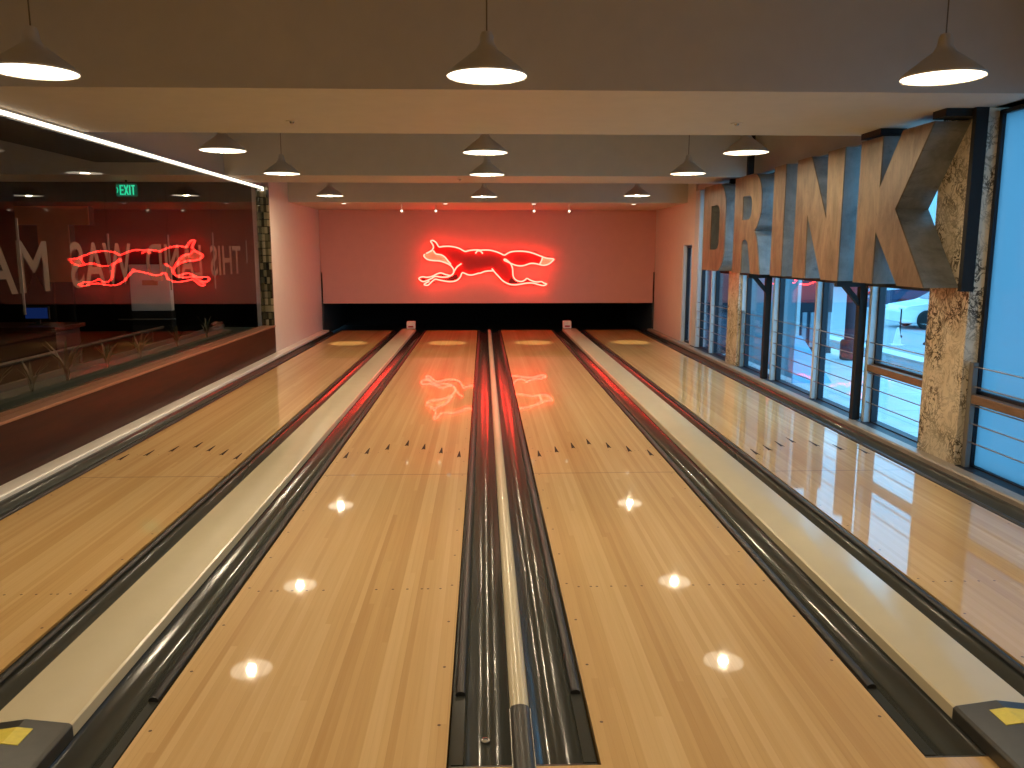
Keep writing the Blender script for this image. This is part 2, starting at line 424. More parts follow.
FOX_HIND= [(0.602, 1.111), (0.643, 1.09), (0.697, 1.039), (0.788, 1.021), (0.86, 1.051), (0.9, 1.085), (0.981, 1.043), (1.094, 1.011), (1.191, 1.019), (1.252, 0.987), (1.312, 0.966), (1.24, 0.928), (1.127, 0.949), (1.03, 0.976), (0.901, 0.976), (0.772, 0.956), (0.659, 0.941), (0.498, 0.983)]
FOX_FORE= [(-0.538, 1.158), (-0.504, 1.059), (-0.588, 1.016), (-0.7, 1.009), (-0.812, 1.025), (-0.908, 1.044), (-0.978, 1.06), (-1.069, 0.992), (-1.134, 0.936), (-1.213, 0.947), (-1.173, 0.99), (-1.116, 1.023), (-1.232, 1.009), (-1.323, 1.079), (-1.246, 1.121), (-1.147, 1.109), (-1.035, 1.133), (-0.938, 1.181), (-0.858, 1.196), (-0.762, 1.165), (-0.667, 1.149), (-0.627, 1.15)]
# ------------------------------------------------------------------ camera, world
F_PX = 815.0
cam = bpy.data.cameras.new('camera'); co = bpy.data.objects.new('camera', cam); COL.objects.link(co)
cam.sensor_width = 36; cam.lens = F_PX/1024*36; cam.clip_end = 300; cam.clip_start = .05
co.location = (0, 0, 1.6145)
co.rotation_euler = (PI/2-math.radians(9.2), 0, -math.radians(2.0117))
SC.camera = co

w = bpy.data.worlds.new('world'); SC.world = w; w.use_nodes = True
bg = w.node_tree.nodes['Background']; bg.inputs[0].default_value = (.20,.60,.95,1); bg.inputs[1].default_value = 4.0
SC.view_settings.view_transform = 'Standard'; SC.view_settings.look = 'None'
SC.view_settings.exposure = 0; SC.view_settings.gamma = 1; SC.view_settings.use_curve_mapping = False
try:
    SC.cycles.use_denoising = True
    SC.cycles.max_bounces = 10; SC.cycles.glossy_bounces = 6; SC.cycles.transparent_max_bounces = 16
    SC.cycles.sample_clamp_indirect = 8; SC.cycles.caustics_reflective = False
except Exception: pass

# ------------------------------------------------------------------ key positions (metres)
FOUL, END = 2.36, 17.05
LW, GW = 1.054, .235
XC = .121
L2 = (XC-.247-LW, XC-.247); L3 = (XC+.247, XC+.247+LW)
L1 = (L2[0]-.712-LW, L2[0]-.712); L4 = (L3[1]+.712, L3[1]+.712+LW)
XG = -3.43           # glass partition
XP = -3.33           # wood panel and white wall plane
XW = 3.67            # window glass
XCOL = 3.54          # marble pilasters
SZ = 2.62            # underside of soffits
CZ = 3.35            # ceiling

def struct(name, mb, mat, label, cat, **k):
    return tag(mb.build(name, mat, **k), label, cat, kind='structure')

# ------------------------------------------------------------------ room shell
struct('floor', MB().box(-3.9, 3.75, -5, FOUL, -.2, 0), M['approach'], 'maple approach floor in front of the lanes', 'floor')
struct('floor_back', MB().box(-3.45, 3.75, FOUL, 20.4, -.3, -.14), M['pit'], 'dark ground under the lanes and gutters', 'floor')
struct('ceiling', MB().box(-10.2, 3.9, -5, 20.4, CZ, CZ+.15), M['ceil'], 'taupe painted ceiling above the dropped beams', 'ceiling')
for i, (y0, y1, z, nm) in enumerate(((5.35, 7.29, SZ, 'wide dropped ceiling beam nearest the camera'), (11.23, 12.35, SZ, 'narrow dropped ceiling beam halfway down the lanes'),
                              (14.42, 17.2, 2.46, 'lowered ceiling in front of the neon sign wall'))):
    struct('ceiling_beam', MB().box(-10.1 if i < 2 else -3.33, 3.75, y0, y1, z, CZ), M['soffit'], nm, 'beam')
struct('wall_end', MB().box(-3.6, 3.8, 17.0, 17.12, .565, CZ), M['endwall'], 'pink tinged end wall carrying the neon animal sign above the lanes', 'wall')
struct('wall_left', MB().box(-3.60, XP, 13.14, 17.0, -.1, CZ), M['white'], 'white side wall between the glass partition and the end wall', 'wall')
wr = MB().box(3.57, 3.75, 14.62, 17.0, -.1, CZ).box(3.57, 3.75, 13.86, 14.0, -.1, CZ).box(3.57, 3.75, 14.0, 14.62, 1.74, CZ).box(3.57, 3.75, 14.0, 14.62, -.1, .0)
struct('wall_right', wr, M['white'], 'white side wall with a narrow slit window at the far right', 'wall')
struct('wall_right_upper', MB().box(3.60, 3.78, -5, 13.86, SZ, CZ), M['ceil'], 'taupe wall above the window frames', 'wall')
struct('wall_left_upper', MB().box(-3.50, -3.42, -5, 13.14, SZ, CZ), M['ceil'], 'taupe wall above the glass partition', 'wall')
struct('wall_back', MB().box(-10.2, 3.9, -5.15, -5, -.1, CZ), M['dark'], 'dark wall behind the viewer', 'wall')
struct('wall_right_near', MB().box(3.60, 3.75, -5, 2.2, -.1, SZ), M['white'], 'white wall beside the approach', 'wall')
struct('wall_left_near', MB().box(-3.52, -3.42, -5, 1.8, -.1, SZ), M['white'], 'white wall beside the approach on the glass side', 'wall')
# pit behind the end wall
pit = MB().box(-3.6, 3.8, 20.0, 20.1, -.2, 1.3).box(-3.6, 3.8, 17.12, 20.0, 1.2, 1.3)
struct('wall_pit', pit, M['pit'], 'black back of the pin pit under the end wall', 'wall')
for s, x0, x1 in ((0, -3.45, -3.30), (1, 3.54, 3.70)):
    struct('trim_%d' % (s+1), MB().box(x0, x1, 17.0, 20.0, -.1, 1.2), M['pitgrey'], 'grey side cheek of the pit opening on the %s' % ('glass side', 'window side')[s], 'trim')

# low panel wall, ledge and mosaic jamb on the left
struct('baseboard_left', MB().box(-3.45, XP, 1.8, 13.14, -.1, .435), M['woodpanel'], 'low dark wood panelled wall below the glass partition', 'wall')
struct('sill_left', MB().box(-3.52, XP+.012, 1.8, 13.14, .435, .46), M['ledge'], 'brown ledge along the foot of the glass partition', 'sill', bevel=.004)
struct('trim_3', MB().box(-3.52, XP-.002, 13.08, 13.14, .46, SZ), M['tile'], 'mosaic tiled jamb at the end of the glass partition', 'trim')

# ------------------------------------------------------------------ lanes
LN = ((L1, 'leftmost bowling lane, beside the dark glass partition'), (L2, 'second bowling lane from the left, mirroring the head of the neon animal'),
      (L3, 'third bowling lane from the left, right of the thin white divider'), (L4, 'rightmost bowling lane, mirroring the windows under the DRINK letters'))
for (x0, x1), lb in LN:
    t = thing('bowling_lane', lb, 'bowling lane', ((x0+x1)/2, FOUL, 0), 'bowling lanes')
    MB().box(x0, x1, FOUL, END, -.12, 0).build('lane_bed', M['lane'], t)
    xm = (x0+x1)/2
    for k in range(-3, 4):
        ax = xm+k*.1506; ay = 6.82-abs(k)*.135
        MB().mesh(flat_mesh([(-.016,-.09),(0,-.07),(.016,-.09),(.003,.11),(-.003,.11)], (), .0016)).map(lambda x, y, z: (ax+x, ay+y, z-.0005)).build('arrow_marker', M['arrow'], t)

# ------------------------------------------------------------------ gutters: u = 0 at the lane edge, u = GW at the capping
GP = [(.004,-.035),(.013,-.035),(.014,-.010),(.052,-.010),(.054,-.020)]+[(.054+.164*i/14, -.020-.040*math.sin(PI*i/14)) for i in range(1,15)]+[(.219,-.006),(.235,-.004),(.235,-.13),(.004,-.13)]
def gutter(xe, sgn, label, rail0=2.80):
    t = thing('lane_gutter', label, 'gutter', (xe+sgn*GW/2, FOUL, 0), 'lane gutters')
    MB().extrude_y([(xe+sgn*u, z) for u, z in GP], FOUL+.03, END).build('gutter_trough', M['gutter'], t, smooth=55)
    rp = [(.015,-.0095)]+[(.0335+.0185*math.cos(a), -.004+.012*math.sin(a)) for a in [PI-PI*i/8 for i in range(9)]]+[(.052,-.0095)]
    MB().extrude_y([(xe+sgn*u, z) for u, z in rp], rail0, END-.05).build('bumper_rail', M['rail'], t, smooth=40)
    MB().box(min(xe+sgn*.004, xe+sgn*GW), max(xe+sgn*.004, xe+sgn*GW), FOUL, FOUL+.03, -.09, -.012).build('end_lip', M['capdark'], t, bevel=.006)
    return t
gutter(L1[0], -1, 'dark grey gutter between the leftmost lane and the wood panelled wall')
gutter(L1[1], 1, 'dark grey gutter along the right edge of the leftmost lane, left of an ivory capping')
gutter(L2[0], -1, 'dark grey gutter right of the left ivory capping, along the second lane')
g = gutter(L2[1], 1, 'dark grey gutter left of the thin white divider, with a small round bolt in it')
MB().lathe([(.016,-.062),(.016,-.054),(.010,-.052),(.010,-.056)], 14, (L2[1]+.125, 2.585, .004)).build('bolt', M['chrome'], g)
gutter(L3[0], -1, 'dark grey gutter right of the thin white divider, along the third lane')
gutter(L3[1], 1, 'dark grey gutter left of the right ivory capping, along the third lane')
gutter(L4[0], -1, 'dark grey gutter right of the right ivory capping, left of the window side lane')
gutter(L4[1], 1, 'dark grey gutter between the rightmost lane and the windows')

# ------------------------------------------------------------------ cappings
def wide_cap(xc, label, sgn):
    t = thing('lane_capping', label, 'lane divider', (xc, 2.57, 0), 'ivory lane cappings')
    h = .146
    top = [(-h,.0),(-h,.044),(-h+.008,.050),(-.05,.0565),(0,.0585),(.05,.0565),(h-.008,.050),(h,.044),(h,.0)]
    MB().extrude_y([(xc+x, z) for x, z in top][::-1], 2.57, 16.85).build('capping_board', M['ivory'], t, smooth=32)
    MB().box(xc-.06, xc+.06, 2.6, 16.8, -.13, .0).build('support', M['black'], t)
    hp = [(-h-.006,.0),(-h-.006,.048),(-h+.006,.056),(0,.074),(h-.006,.056),(h+.006,.048),(h+.006,.0)]
    hood = MB().extrude_y([(xc+x, z) for x, z in hp][::-1], 1.9, 2.57).build('hood', M['capdark'], t, bevel=.006)
    sx = xc-.05 if sgn < 0 else xc+.02
    st = MB()
    a = Vector((xc, 0, .0755)); b = Vector((xc+h, 0, .0575))
    def zt(x): return .0752-abs(x-xc)*.0180/(h-.006)*1.0
    x0, x1 = (xc-.09, xc+.05) if sgn < 0 else (xc-.055, xc+.07)
    n = 5
    for y0, y1 in ((2.425, 2.515),):
        vs = [(x0+(x1-x0)*i/n) for i in range(n+1)]
        if not any(abs(v-xc) < 1e-6 for v in vs): vs = sorted(vs+[xc])
        pr = [(v, zt(v)+.001) for v in vs]+[(v, zt(v)-.002) for v in vs[::-1]]
        st.extrude_y(pr[::-1], y0, y1)
    st.build('sticker', M['yellow'], hood, loc=(xc, 2.47, .07))
    hood.children[0]['label'] = 'yellow sticker'
    return t
wide_cap((L1[1]+L2[0])/2, 'broad ivory capping between the first and second lanes, yellow sticker on its dark end', -1)
wide_cap((L3[1]+L4[0])/2, 'broad ivory capping between the third lane and the window side lane', 1)
t = thing('lane_divider', 'thin white divider strip running up the middle between two gutters', 'lane divider', (XC, FOUL, 0))
nc = .034
np_ = [(-nc,-.003),(-nc,.014),(-nc*.8,.024),(-nc*.4,.030),(0,.032),(nc*.4,.030),(nc*.8,.024),(nc,.014),(nc,-.003)]
MB().extrude_y([(XC+x, z) for x, z in np_][::-1], 2.67, END-.2).build('divider_strip', M['ivory'], t, smooth=40)
e = MB().extrude_y([(XC+x*1.05, z+.001) for x, z in np_][::-1], FOUL-.25, 2.67).build('end_cap', M['capdark'], t, smooth=40)
ed = MB()
for s in (-1, 1): ed.box(XC+s*.0355-.002, XC+s*.0355+.002, FOUL-.24, 2.665, .004, .017)
ed.build('worn_edge', M['glitter'], t)
MB().box(XC-.011, XC+.011, FOUL, END-.2, -.13, -.003).build('support', M['black'], t)
for xc, lb in (((L1[1]+L2[0])/2, 'small white box at the far end of the left ivory capping'), ((L3[1]+L4[0])/2, 'small white box at the far end of the right ivory capping')):
    t = thing('lane_sensor_box', lb, 'box', (xc+.06*(1 if xc < 0 else -1), 16.72, .064), 'lane sensor boxes')
    xx = xc+.06*(1 if xc < 0 else -1)
    MB().box(xx-.085, xx+.085, 16.62, 16.80, .068, .215).build('housing', M['white'], t, bevel=.012)
    MB().box(xx-.05, xx+.05, 16.612, 16.622, .10, .13).build('red_mark', M['foxred'], t)  # small red mark across the box front
# outer strips
MB1 = MB().extrude_y([(-3.328,-.1),(-3.185,-.1),(-3.185,.018),(-3.195,.026),(-3.318,.030),(-3.328,.026)], FOUL, 16.9)
tag(MB1.build('edge_strip', M['whitestrip'], smooth=30), 'white edge strip between the left outer gutter and the wood panelled wall', 'edge strip')
MB1 = MB().extrude_y([(3.425,-.1),(3.535,-.1),(3.535,.030),(3.525,.036),(3.440,.036),(3.425,.026)], FOUL, 16.9)
tag(MB1.build('edge_strip', M['railmetal'], smooth=30), 'grey brown edge strip between the right outer gutter and the windows', 'edge strip')

# recessed downlights in the lowered ceiling, one over each lane, throwing the small pools of light near the lane ends
for (x0, x1), lb in ((L1, 'leftmost'), (L2, 'second'), (L3, 'third'), (L4, 'rightmost')):
    xm = (x0+x1)/2
    t = thing('recessed_downlight', 'flush ceiling downlight over the far end of the %s lane' % lb, 'downlight', (xm, 14.62, 2.46), 'recessed downlights')
    MB().lathe([(.05,-.012),(.062,-.008),(.064,0)], 24, (xm, 14.62, 2.46)).build('trim_ring', M['white'], t, smooth=50)
    MB().lathe([(.036,-.016),(.036,-.011)], 20, (xm, 14.62, 2.46)).build('lens', M['spot'], t)
    sl = bpy.data.lights.new('downlight_beam', 'SPOT'); sl.energy = 300; sl.color = (1,.78,.45); sl.spot_size = math.radians(17.5); sl.spot_blend = .35; sl.shadow_soft_size = .03
    so = bpy.data.objects.new('downlight_beam', sl); COL.objects.link(so); so.location = (xm, 14.62, 2.43)

# ------------------------------------------------------------------ glass partition with lettering and LED strip
SEAM = (1.85, 3.3, 4.77, 6.234, 7.70, 9.15, 10.64, 12.11, 13.08)
for i in range(len(SEAM)-1):
    t = thing('window_%d' % (i+1), 'glass pane of the left partition, number %d from its near end' % (i+1), 'window', (XG, SEAM[i], .46), kind='structure')
    MB().box(XG-.006, XG+.006, SEAM[i]+.004, SEAM[i+1]-.004, .46, 2.60).build('pane', M['glass'], t)
    MB().box(XG-.008, XG+.008, SEAM[i]-.003, SEAM[i]+.003, (1.15, 1.45, 1.2)[i % 3], (1.86, 1.78, 1.8)[i % 3]).build('seam_glint', M['post'], t)  # short grey strip drawn as the glint along each glass seam
struct('trim_4', MB().box(XG-.03, XG+.02, 1.8, 13.08, 2.598, SZ), M['alu'], 'slim head channel along the top of the glass partition', 'trim')
t = thing('led_strip', 'bright warm white light strip along the top edge of the glass partition', 'light strip', (XG+.03, 1.9, 2.6))
MB().box(XG+.012, XG+.036, 1.9, 13.05, 2.580, 2.604).build('diffuser', M['ledlight'], t)
MB().box(XG+.012, XG+.036, 13.05, 13.07, 2.55, 2.604).build('end_diffuser', M['ledlight'], t)
MB().box(XG+.010, XG+.044, 1.9, 13.07, 2.605, SZ).build('channel', M['alu'], t)

lt = thing('window_lettering', 'large pale beige words on the glass partition, read in reverse from the lanes', 'lettering', (XG-.012, 11.8, 1.31))
def word(s, y_left, y_right, z0, z1, name='lettering'):
    me = text_mesh(s, .003, .012)
    xs = [v.co.x for v in me.vertices]; ys = [v.co.y for v in me.vertices]
    ax, bx, ay, by = min(xs), max(xs), min(ys), max(ys)
    m = MB().mesh(me).map(lambda x, y, z: (XG-.010-z, y_left+(y_right-y_left)*(x-ax)/(bx-ax), z0+(z1-z0)*(y-ay)/(by-ay)))
    return m.build(name, M['vinyl'], lt)
word('THIS', 11.84, 10.53, 1.31, 1.70, 'word')
word('LAND', 10.20, 8.545, 1.31, 1.70, 'word')
word('WAS', 8.19, 6.99, 1.31, 1.70, 'word')
word('MADE', 6.64, 4.95, 1.31, 1.70, 'word')

# ------------------------------------------------------------------ dim room beyond the glass
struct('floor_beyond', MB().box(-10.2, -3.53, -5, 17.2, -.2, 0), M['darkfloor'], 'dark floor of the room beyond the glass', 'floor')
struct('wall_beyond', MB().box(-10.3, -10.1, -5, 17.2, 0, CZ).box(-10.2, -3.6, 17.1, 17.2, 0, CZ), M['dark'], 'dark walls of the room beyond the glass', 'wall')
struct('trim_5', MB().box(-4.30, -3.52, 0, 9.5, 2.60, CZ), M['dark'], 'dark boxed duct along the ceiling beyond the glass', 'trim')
t = thing('exit_sign', 'green lit EXIT sign hanging beyond the glass partition', 'sign', (-5.04, 12.0, 2.40))
MB().box(-5.18, -4.90, 12.0, 12.05, 2.395, 2.562).build('sign_box', M['exitback'], t, bevel=.006)
le = MB(); zb, zt_ = 2.412, 2.548
def seg(x0, z0, x1, z1, wd=.016): le.bar((x0, 11.996, z0), (x1, 11.996, z1), .006, wd)
x = -5.125
le.box(x, x+.016, 11.993, 11.999, zb, zt_); [le.box(x, x+.05, 11.992, 11.998, q, q+.018) for q in (zb, (zb+zt_)/2-.009, zt_-.018)]
x = -5.06
le.bar((x, 11.995, zb), (x+.05, 11.995, zt_), .006, .017); le.bar((x, 11.994, zt_), (x+.05, 11.994, zb), .006, .017)
x = -4.995
le.box(x, x+.018, 11.993, 11.999, zb, zt_)
x = -4.965
le.box(x+.018, x+.034, 11.993, 11.999, zb, zt_); le.box(x, x+.052, 11.992, 11.998, zt_-.018, zt_)
le.build('lettering', M['exitgreen'], t)
ar = MB().bar((-5.15, 11.995, 2.48), (-5.165, 11.995, 2.52), .006, .01).bar((-5.15, 11.995, 2.48), (-5.165, 11.995, 2.44), .006, .01)
ar.build('arrow', M['exitgreen'], t)
MB().bar((-5.04, 12.02, 2.56), (-5.04, 12.02, SZ), .02).build('hanger', M['black'], t)
t = thing('wall_letter', 'large brown letter T standing dimly beyond the glass partition', 'letter', (-6.6, 13.0, 1.15))
T = [(-.55,1.15),(-.55,.87),(-.235,.87),(-.235,0),(.235,0),(.235,.87),(.55,.87),(.55,1.15)]
MB().mesh(flat_mesh(T, (), .03)).map(lambda x, y, z: (-6.6+x, 13.0-z, 1.155+y)).build('letter_face', M['brownletter'], t)
MB().mesh(flat_mesh(T, (), .16)).map(lambda x, y, z: (-6.6+x, 13.16-z, 1.155+y)).build('letter_return', M['dark'], t)
for s in (-.15, .15): MB().bar((-6.6+s, 13.1, 0), (-6.6+s, 13.1, 1.16), .05).build('stand_leg', M['black'], t)
t = thing('upright_cabinet', 'pale upright cabinet with a steel handrail across it, standing beyond the glass', 'cabinet', (-5.2, 13.3, 0))
MB().box(-5.52, -4.90, 13.02, 13.15, .70, 1.42).build('upper_body', M['cabwhite'], t, bevel=.01)
MB().box(-5.52, -4.90, 13.0, 13.2, 0, .69).build('lower_body', M['black'], t, bevel=.01)
MB().box(-5.32, -5.08, 13.005, 13.025, 1.10, 1.18).build('label_plate', M['ledge'], t)
MB().tube([(-5.68, 12.9, .575), (-4.80, 12.9, .575)], .014).build('handrail', M['chrome'], t)
for s in (-5.5, -4.95): MB().tube([(s, 12.9, .575), (s, 13.02, .575)], .01).build('bracket', M['chrome'], t)
t = thing('computer_monitor', 'small blue lit monitor on a dark counter beyond the glass', 'monitor', (-5.1, 9.5, .80))
MB().box(-5.24, -4.96, 9.5, 9.53, .85, 1.0).build('housing', M['black'], t, bevel=.005)
MB().box(-5.225, -4.975, 9.496, 9.502, .865, .985).build('screen', M['screen'], t)
MB().box(-5.12, -5.08, 9.52, 9.55, .80, .87).box(-5.18, -5.02, 9.46, 9.6, .79, .80).build('stand', M['black'], t)
t = thing('service_counter', 'dark wooden counter beyond the glass, under the blue monitor', 'counter', (-5.6, 10, 0))
MB().box(-6.9, -4.75, 9.2, 9.9, .74, .79).build('worktop', M['woodpanel'], t, bevel=.006)
MB().box(-6.85, -4.8, 9.3, 9.85, 0, .74).build('counter_body', M['dark'], t)
t = thing('hand_rail', 'pale low rail running back beyond the glass partition', 'rail', (-4.5, 9, 0))
MB().tube([(-4.5, 6.8, .57), (-4.5, 11.6, .57)], .02).build('rail_bar', M['planter'], t)
for p in ((-4.5, 7.2), (-4.5, 9.2), (-4.5, 11.2)): MB().tube([(p[0], p[1], 0), (p[0], p[1], .57)], .018).build('rail_post', M['steel'], t)
t = thing('planter_box', 'long low planter of dark turf just behind the glass', 'planter', (-3.8, 5, 0))
MB().box(-4.05, -3.55, 2, 12.9, 0, .42).build('trough', M['planter'], t)
MB().box(-4.02, -3.58, 2.02, 12.88, .42, .455).build('turf', M['turf'], t)
MB().box(-4.10, -4.05, 2, 12.9, 0, .50).build('back_rim', M['planter'], t)
def spiky(x, y, s, k):
    m = MB()
    rnd = random.Random(k)
    for i in range(11):
        a = rnd.uniform(0, 2*PI); lean = rnd.uniform(.15, .6); L = s*rnd.uniform(.7, 1.1)
        d = Vector((math.cos(a), math.sin(a), 0)); side = Vector((-math.sin(a), math.cos(a), 0))
        pts = [Vector((x, y, .45))+d*(lean*L*q*q)+Vector((0,0,L*q*(1-.25*lean*q))) for q in (0,.35,.7,1)]
        n = len(m.v)
        for q, p in enumerate(pts):
            wd = (.012,.018,.013,.002)[q]
            m.v += [tuple(p-side*wd), tuple(p+side*wd), tuple(p+Vector((0,0,.004)))]
        for q in range(3):
            a0 = n+q*3
            m.f += [(a0, a0+3, a0+5, a0+2), (a0+2, a0+5, a0+4, a0+1), (a0, a0+1, a0+4, a0+3)]
    return m
for k, (y, s) in enumerate(((5.9, .42), (6.35, .36), (6.9, .30), (7.5, .40), (8.3, .30), (9.1, .34), (10.2, .28), (11.3, .30))):
    t = tag(spiky(-3.8, y, s, k).build('spiky_plant', M['leaf'], loc=(-3.8, y, .45)), 'spiky green plant growing in the planter behind the glass', 'plant', 'spiky plants behind the glass')

# ------------------------------------------------------------------ DRINK letters
Z0, H = 1.35, 1.20
def LT(pts): return [(u, (z-Z0) if z > 1.2 else z*H) for u, z in pts]
D_o = [(0,0),(.72,0)]+arc(.72,.34,.38,.34,-90,0,8)[1:]+arc(.72,.86,.38,.34,0,90,8)+[(0,H)]
D_h = [(.40,.30),(.40,.91)]+[(.66,.91)]+arc(.66,.80,.16,.11,90,0,5)[1:]+arc(.66,.41,.16,.11,0,-90,5)+[(.66,.30)]
D_h = [(.40,.30),(.66,.30)]+arc(.66,.41,.16,.11,-90,0,5)[1:]+arc(.66,.80,.16,.11,0,90,5)+[(.40,.91)]
R_o = [(0,0),(.36,0),(.36,.36)]+[(.40,.41),(.50,.42),(.58,.38),(.62,.30)]+[(.74,0),(1.08,0),(.96,.34),(.90,.45),(.82,.52),(.92,.58)]+arc(.70,.80,.34,.26,-40,0,5)+arc(.70,.88,.34,.32,0,90,7)[1:]+[(0,H)]
R_h = [(.34,.66),(.58,.66)]+arc(.58,.76,.11,.10,-90,0,4)[1:]+arc(.58,.86,.11,.09,0,90,4)+[(.34,.95)]
I_o = [(0,0),(.35,0),(.35,H),(0,H)]
N_o = [(0,0),(.345,0),(.345,.64),(.74,0),(1.12,0),(1.12,H),(.77,H),(.77,.575),(.37,H),(0,H)]
K_o = [(0,0),(.36,0),(.36,.435),(.775,0),(1.17,0),(.665,.60),(1.15,H),(.70,H),(.38,.785),(.38,H),(0,H)]
N_o = [(0,0),(.345,0),(.32,.64),(.74,0),(1.12,0),(1.12,H),(.75,H),(.79,.575),(.36,H),(0,H)]
sg = thing('letter_sign', 'big weathered metal DRINK letters hung along the windows', 'sign', (3.41, 9, 1.33))
XF, DEP = 3.27, .27
for nm, o, h, y0 in (('D', D_o, [D_h], 12.20), ('R', R_o, [R_h], 10.71), ('I', I_o, [], 9.28), ('N', N_o, [], 8.60), ('K', K_o, [], 7.16)):
    f = MB().mesh(flat_mesh(o, h, .012)).map(lambda x, y, z: (XF+.012-z, y0-x, Z0+y)).build('letter', M['zincface'], sg, loc=(XF, y0, Z0))
    f['label'] = 'warm brown front of the letter %s' % nm
    MB().mesh(flat_mesh(o, h, DEP-.012)).map(lambda x, y, z: (XF+DEP-z, y0-x, Z0+y)).build('letter_return', M['zincside'], f)
    f.children[0]['label'] = 'grey side walls of the letter %s' % nm
for y in (7.53, 10.075):
    MB().box(3.505, 3.575, y-.035, y+.035, .037, Z0-.001).build('support_post', M['steel'], sg)
    MB().box(3.28, 3.56, y-.03, y+.03, Z0-.055, Z0-.002).build('support_arm', M['steel'], sg)
    MB().bar((3.53, y, 1.12), (3.36, y, Z0-.04), .045).build('brace', M['steel'], sg)
MB().box(3.545, 3.575, 6.0, 12.2, Z0-.045, Z0-.002).build('bottom_rail', M['steel'], sg)
MB().box(3.47, 3.56, 5.835, 5.88, Z0-.02, SZ).build('hanger_plate', M['steel'], sg)
MB().box(3.28, 3.56, 5.885, 6.06, SZ-.055, SZ).build('hanger_arm', M['steel'], sg)
MB().box(3.28, 3.50, 6.85, 7.20, SZ-.05, SZ).build('hanger_arm', M['steel'], sg)
for y in (10.85, 11.6):
    MB().box(3.46, 3.54, y-.03, y+.03, Z0+H, (CZ if y < 11.2 else SZ)).build('hanger_rod', M['steel'], sg)

# ------------------------------------------------------------------ windows on the right
for y0, y1, lb in ((5.85, 6.385, 'cream veined marble pillar at the near end of the DRINK letters'), (11.24, 11.73, 'narrow veined marble pillar below the letter D')):
    struct('pillar', MB().box(XCOL, 3.705, y0, y1, 0, SZ), M['marble'], lb, 'pillar', bevel=.004)
WN = ((14.0, 14.62, 'slit window in the far right wall', 0, 0, 1.74), (12.78, 13.6, 'window bay furthest along the right side', 0, 0, SZ), (11.73, 12.75, 'window bay just beyond the narrow marble pillar', 0, 0, SZ),
      (9.99, 11.22, 'window bay nearer the viewer than the narrow marble pillar', 0, 0, SZ), (8.70, 9.97, 'window bay below the letters I and R', 0, 0, SZ),
      (7.46, 8.68, 'window bay below the letters N and I', 0, 0, SZ), (6.385, 7.44, 'window bay with a bronze transom and parked cars behind it', 1, 0, SZ),
      (2.2, 5.85, 'frosted pale blue window nearest the viewer', 1, 1, SZ))
for i, (y0, y1, lb, trs, fr, zt) in enumerate(WN):
    t = thing('window_%d' % (20+i), lb, 'window', (XW, y0, 0), kind='structure')
    a, b = y0+.012, y1-.012
    MB().box(XW-.004, XW+.004, a+.03, b-.03, .03, zt-.03).build('pane', M['frost' if fr else 'winglass'], t)
    gk = MB()
    gk.box(XW-.03, XW+.03, a+.01, a+.045, .03, zt-.03).box(XW-.03, XW+.03, b-.035, b, .03, zt-.03).box(XW-.03, XW+.03, a, b, .01, .04).box(XW-.03, XW+.03, a, b, zt-.05, zt-.02)
    gk.build('gasket', M['gasket'], t)
    if not fr:
        MB().box(XW-.09, XW-.0, b-.008, b+.040, .03, zt-.02).build('mullion', M['alu'], t, bevel=.004)
    if trs:
        MB().box(XW-.09, XW-.01, a, b, .515, .58).build('transom', M['bronze'], t, bevel=.005)
        MB().box(XW-.03, XW+.03, a, b, .58, .605).build('transom_gasket', M['gasket'], t)
struct('trim_6', MB().box(3.57, 3.74, 13.60, 13.86, 0, SZ), M['alu'], 'wide pale frame post at the far end of the window wall', 'trim')
struct('sill_right', MB().box(3.535, 3.75, 2.2, 13.86, -.1, .03), M['gasket'], 'dark sill under the window frames', 'sill')

# cable railing in front of the windows
t = thing('cable_railing', 'steel cable railing in front of the windows', 'railing', (3.52, 8, 0))
for y, w_ in ((5.80, .05), (11.2, .05)):
    MB().box(3.575, 3.615, y-.025, y+.025, .03, .815).build('railing_post', M['post'], t, bevel=.003)
for z in (.785, .64, .50, .365, .225):
    MB().tube([(3.595, 6.40, z), (3.595, 11.2, z)], .0052, 6).tube([(3.595, 2.3, z), (3.595, 5.8, z)], .0052, 6).tube([(3.595, 11.75, z), (3.595, 13.6, z)], .0052, 6).build('cable', M['cable'], t)
for y in (12.6, 8.60, 7.50):
    MB().tube([(3.60, y, .03), (3.60, y, .80)], .008, 6).build('baluster', M['cable'], t)

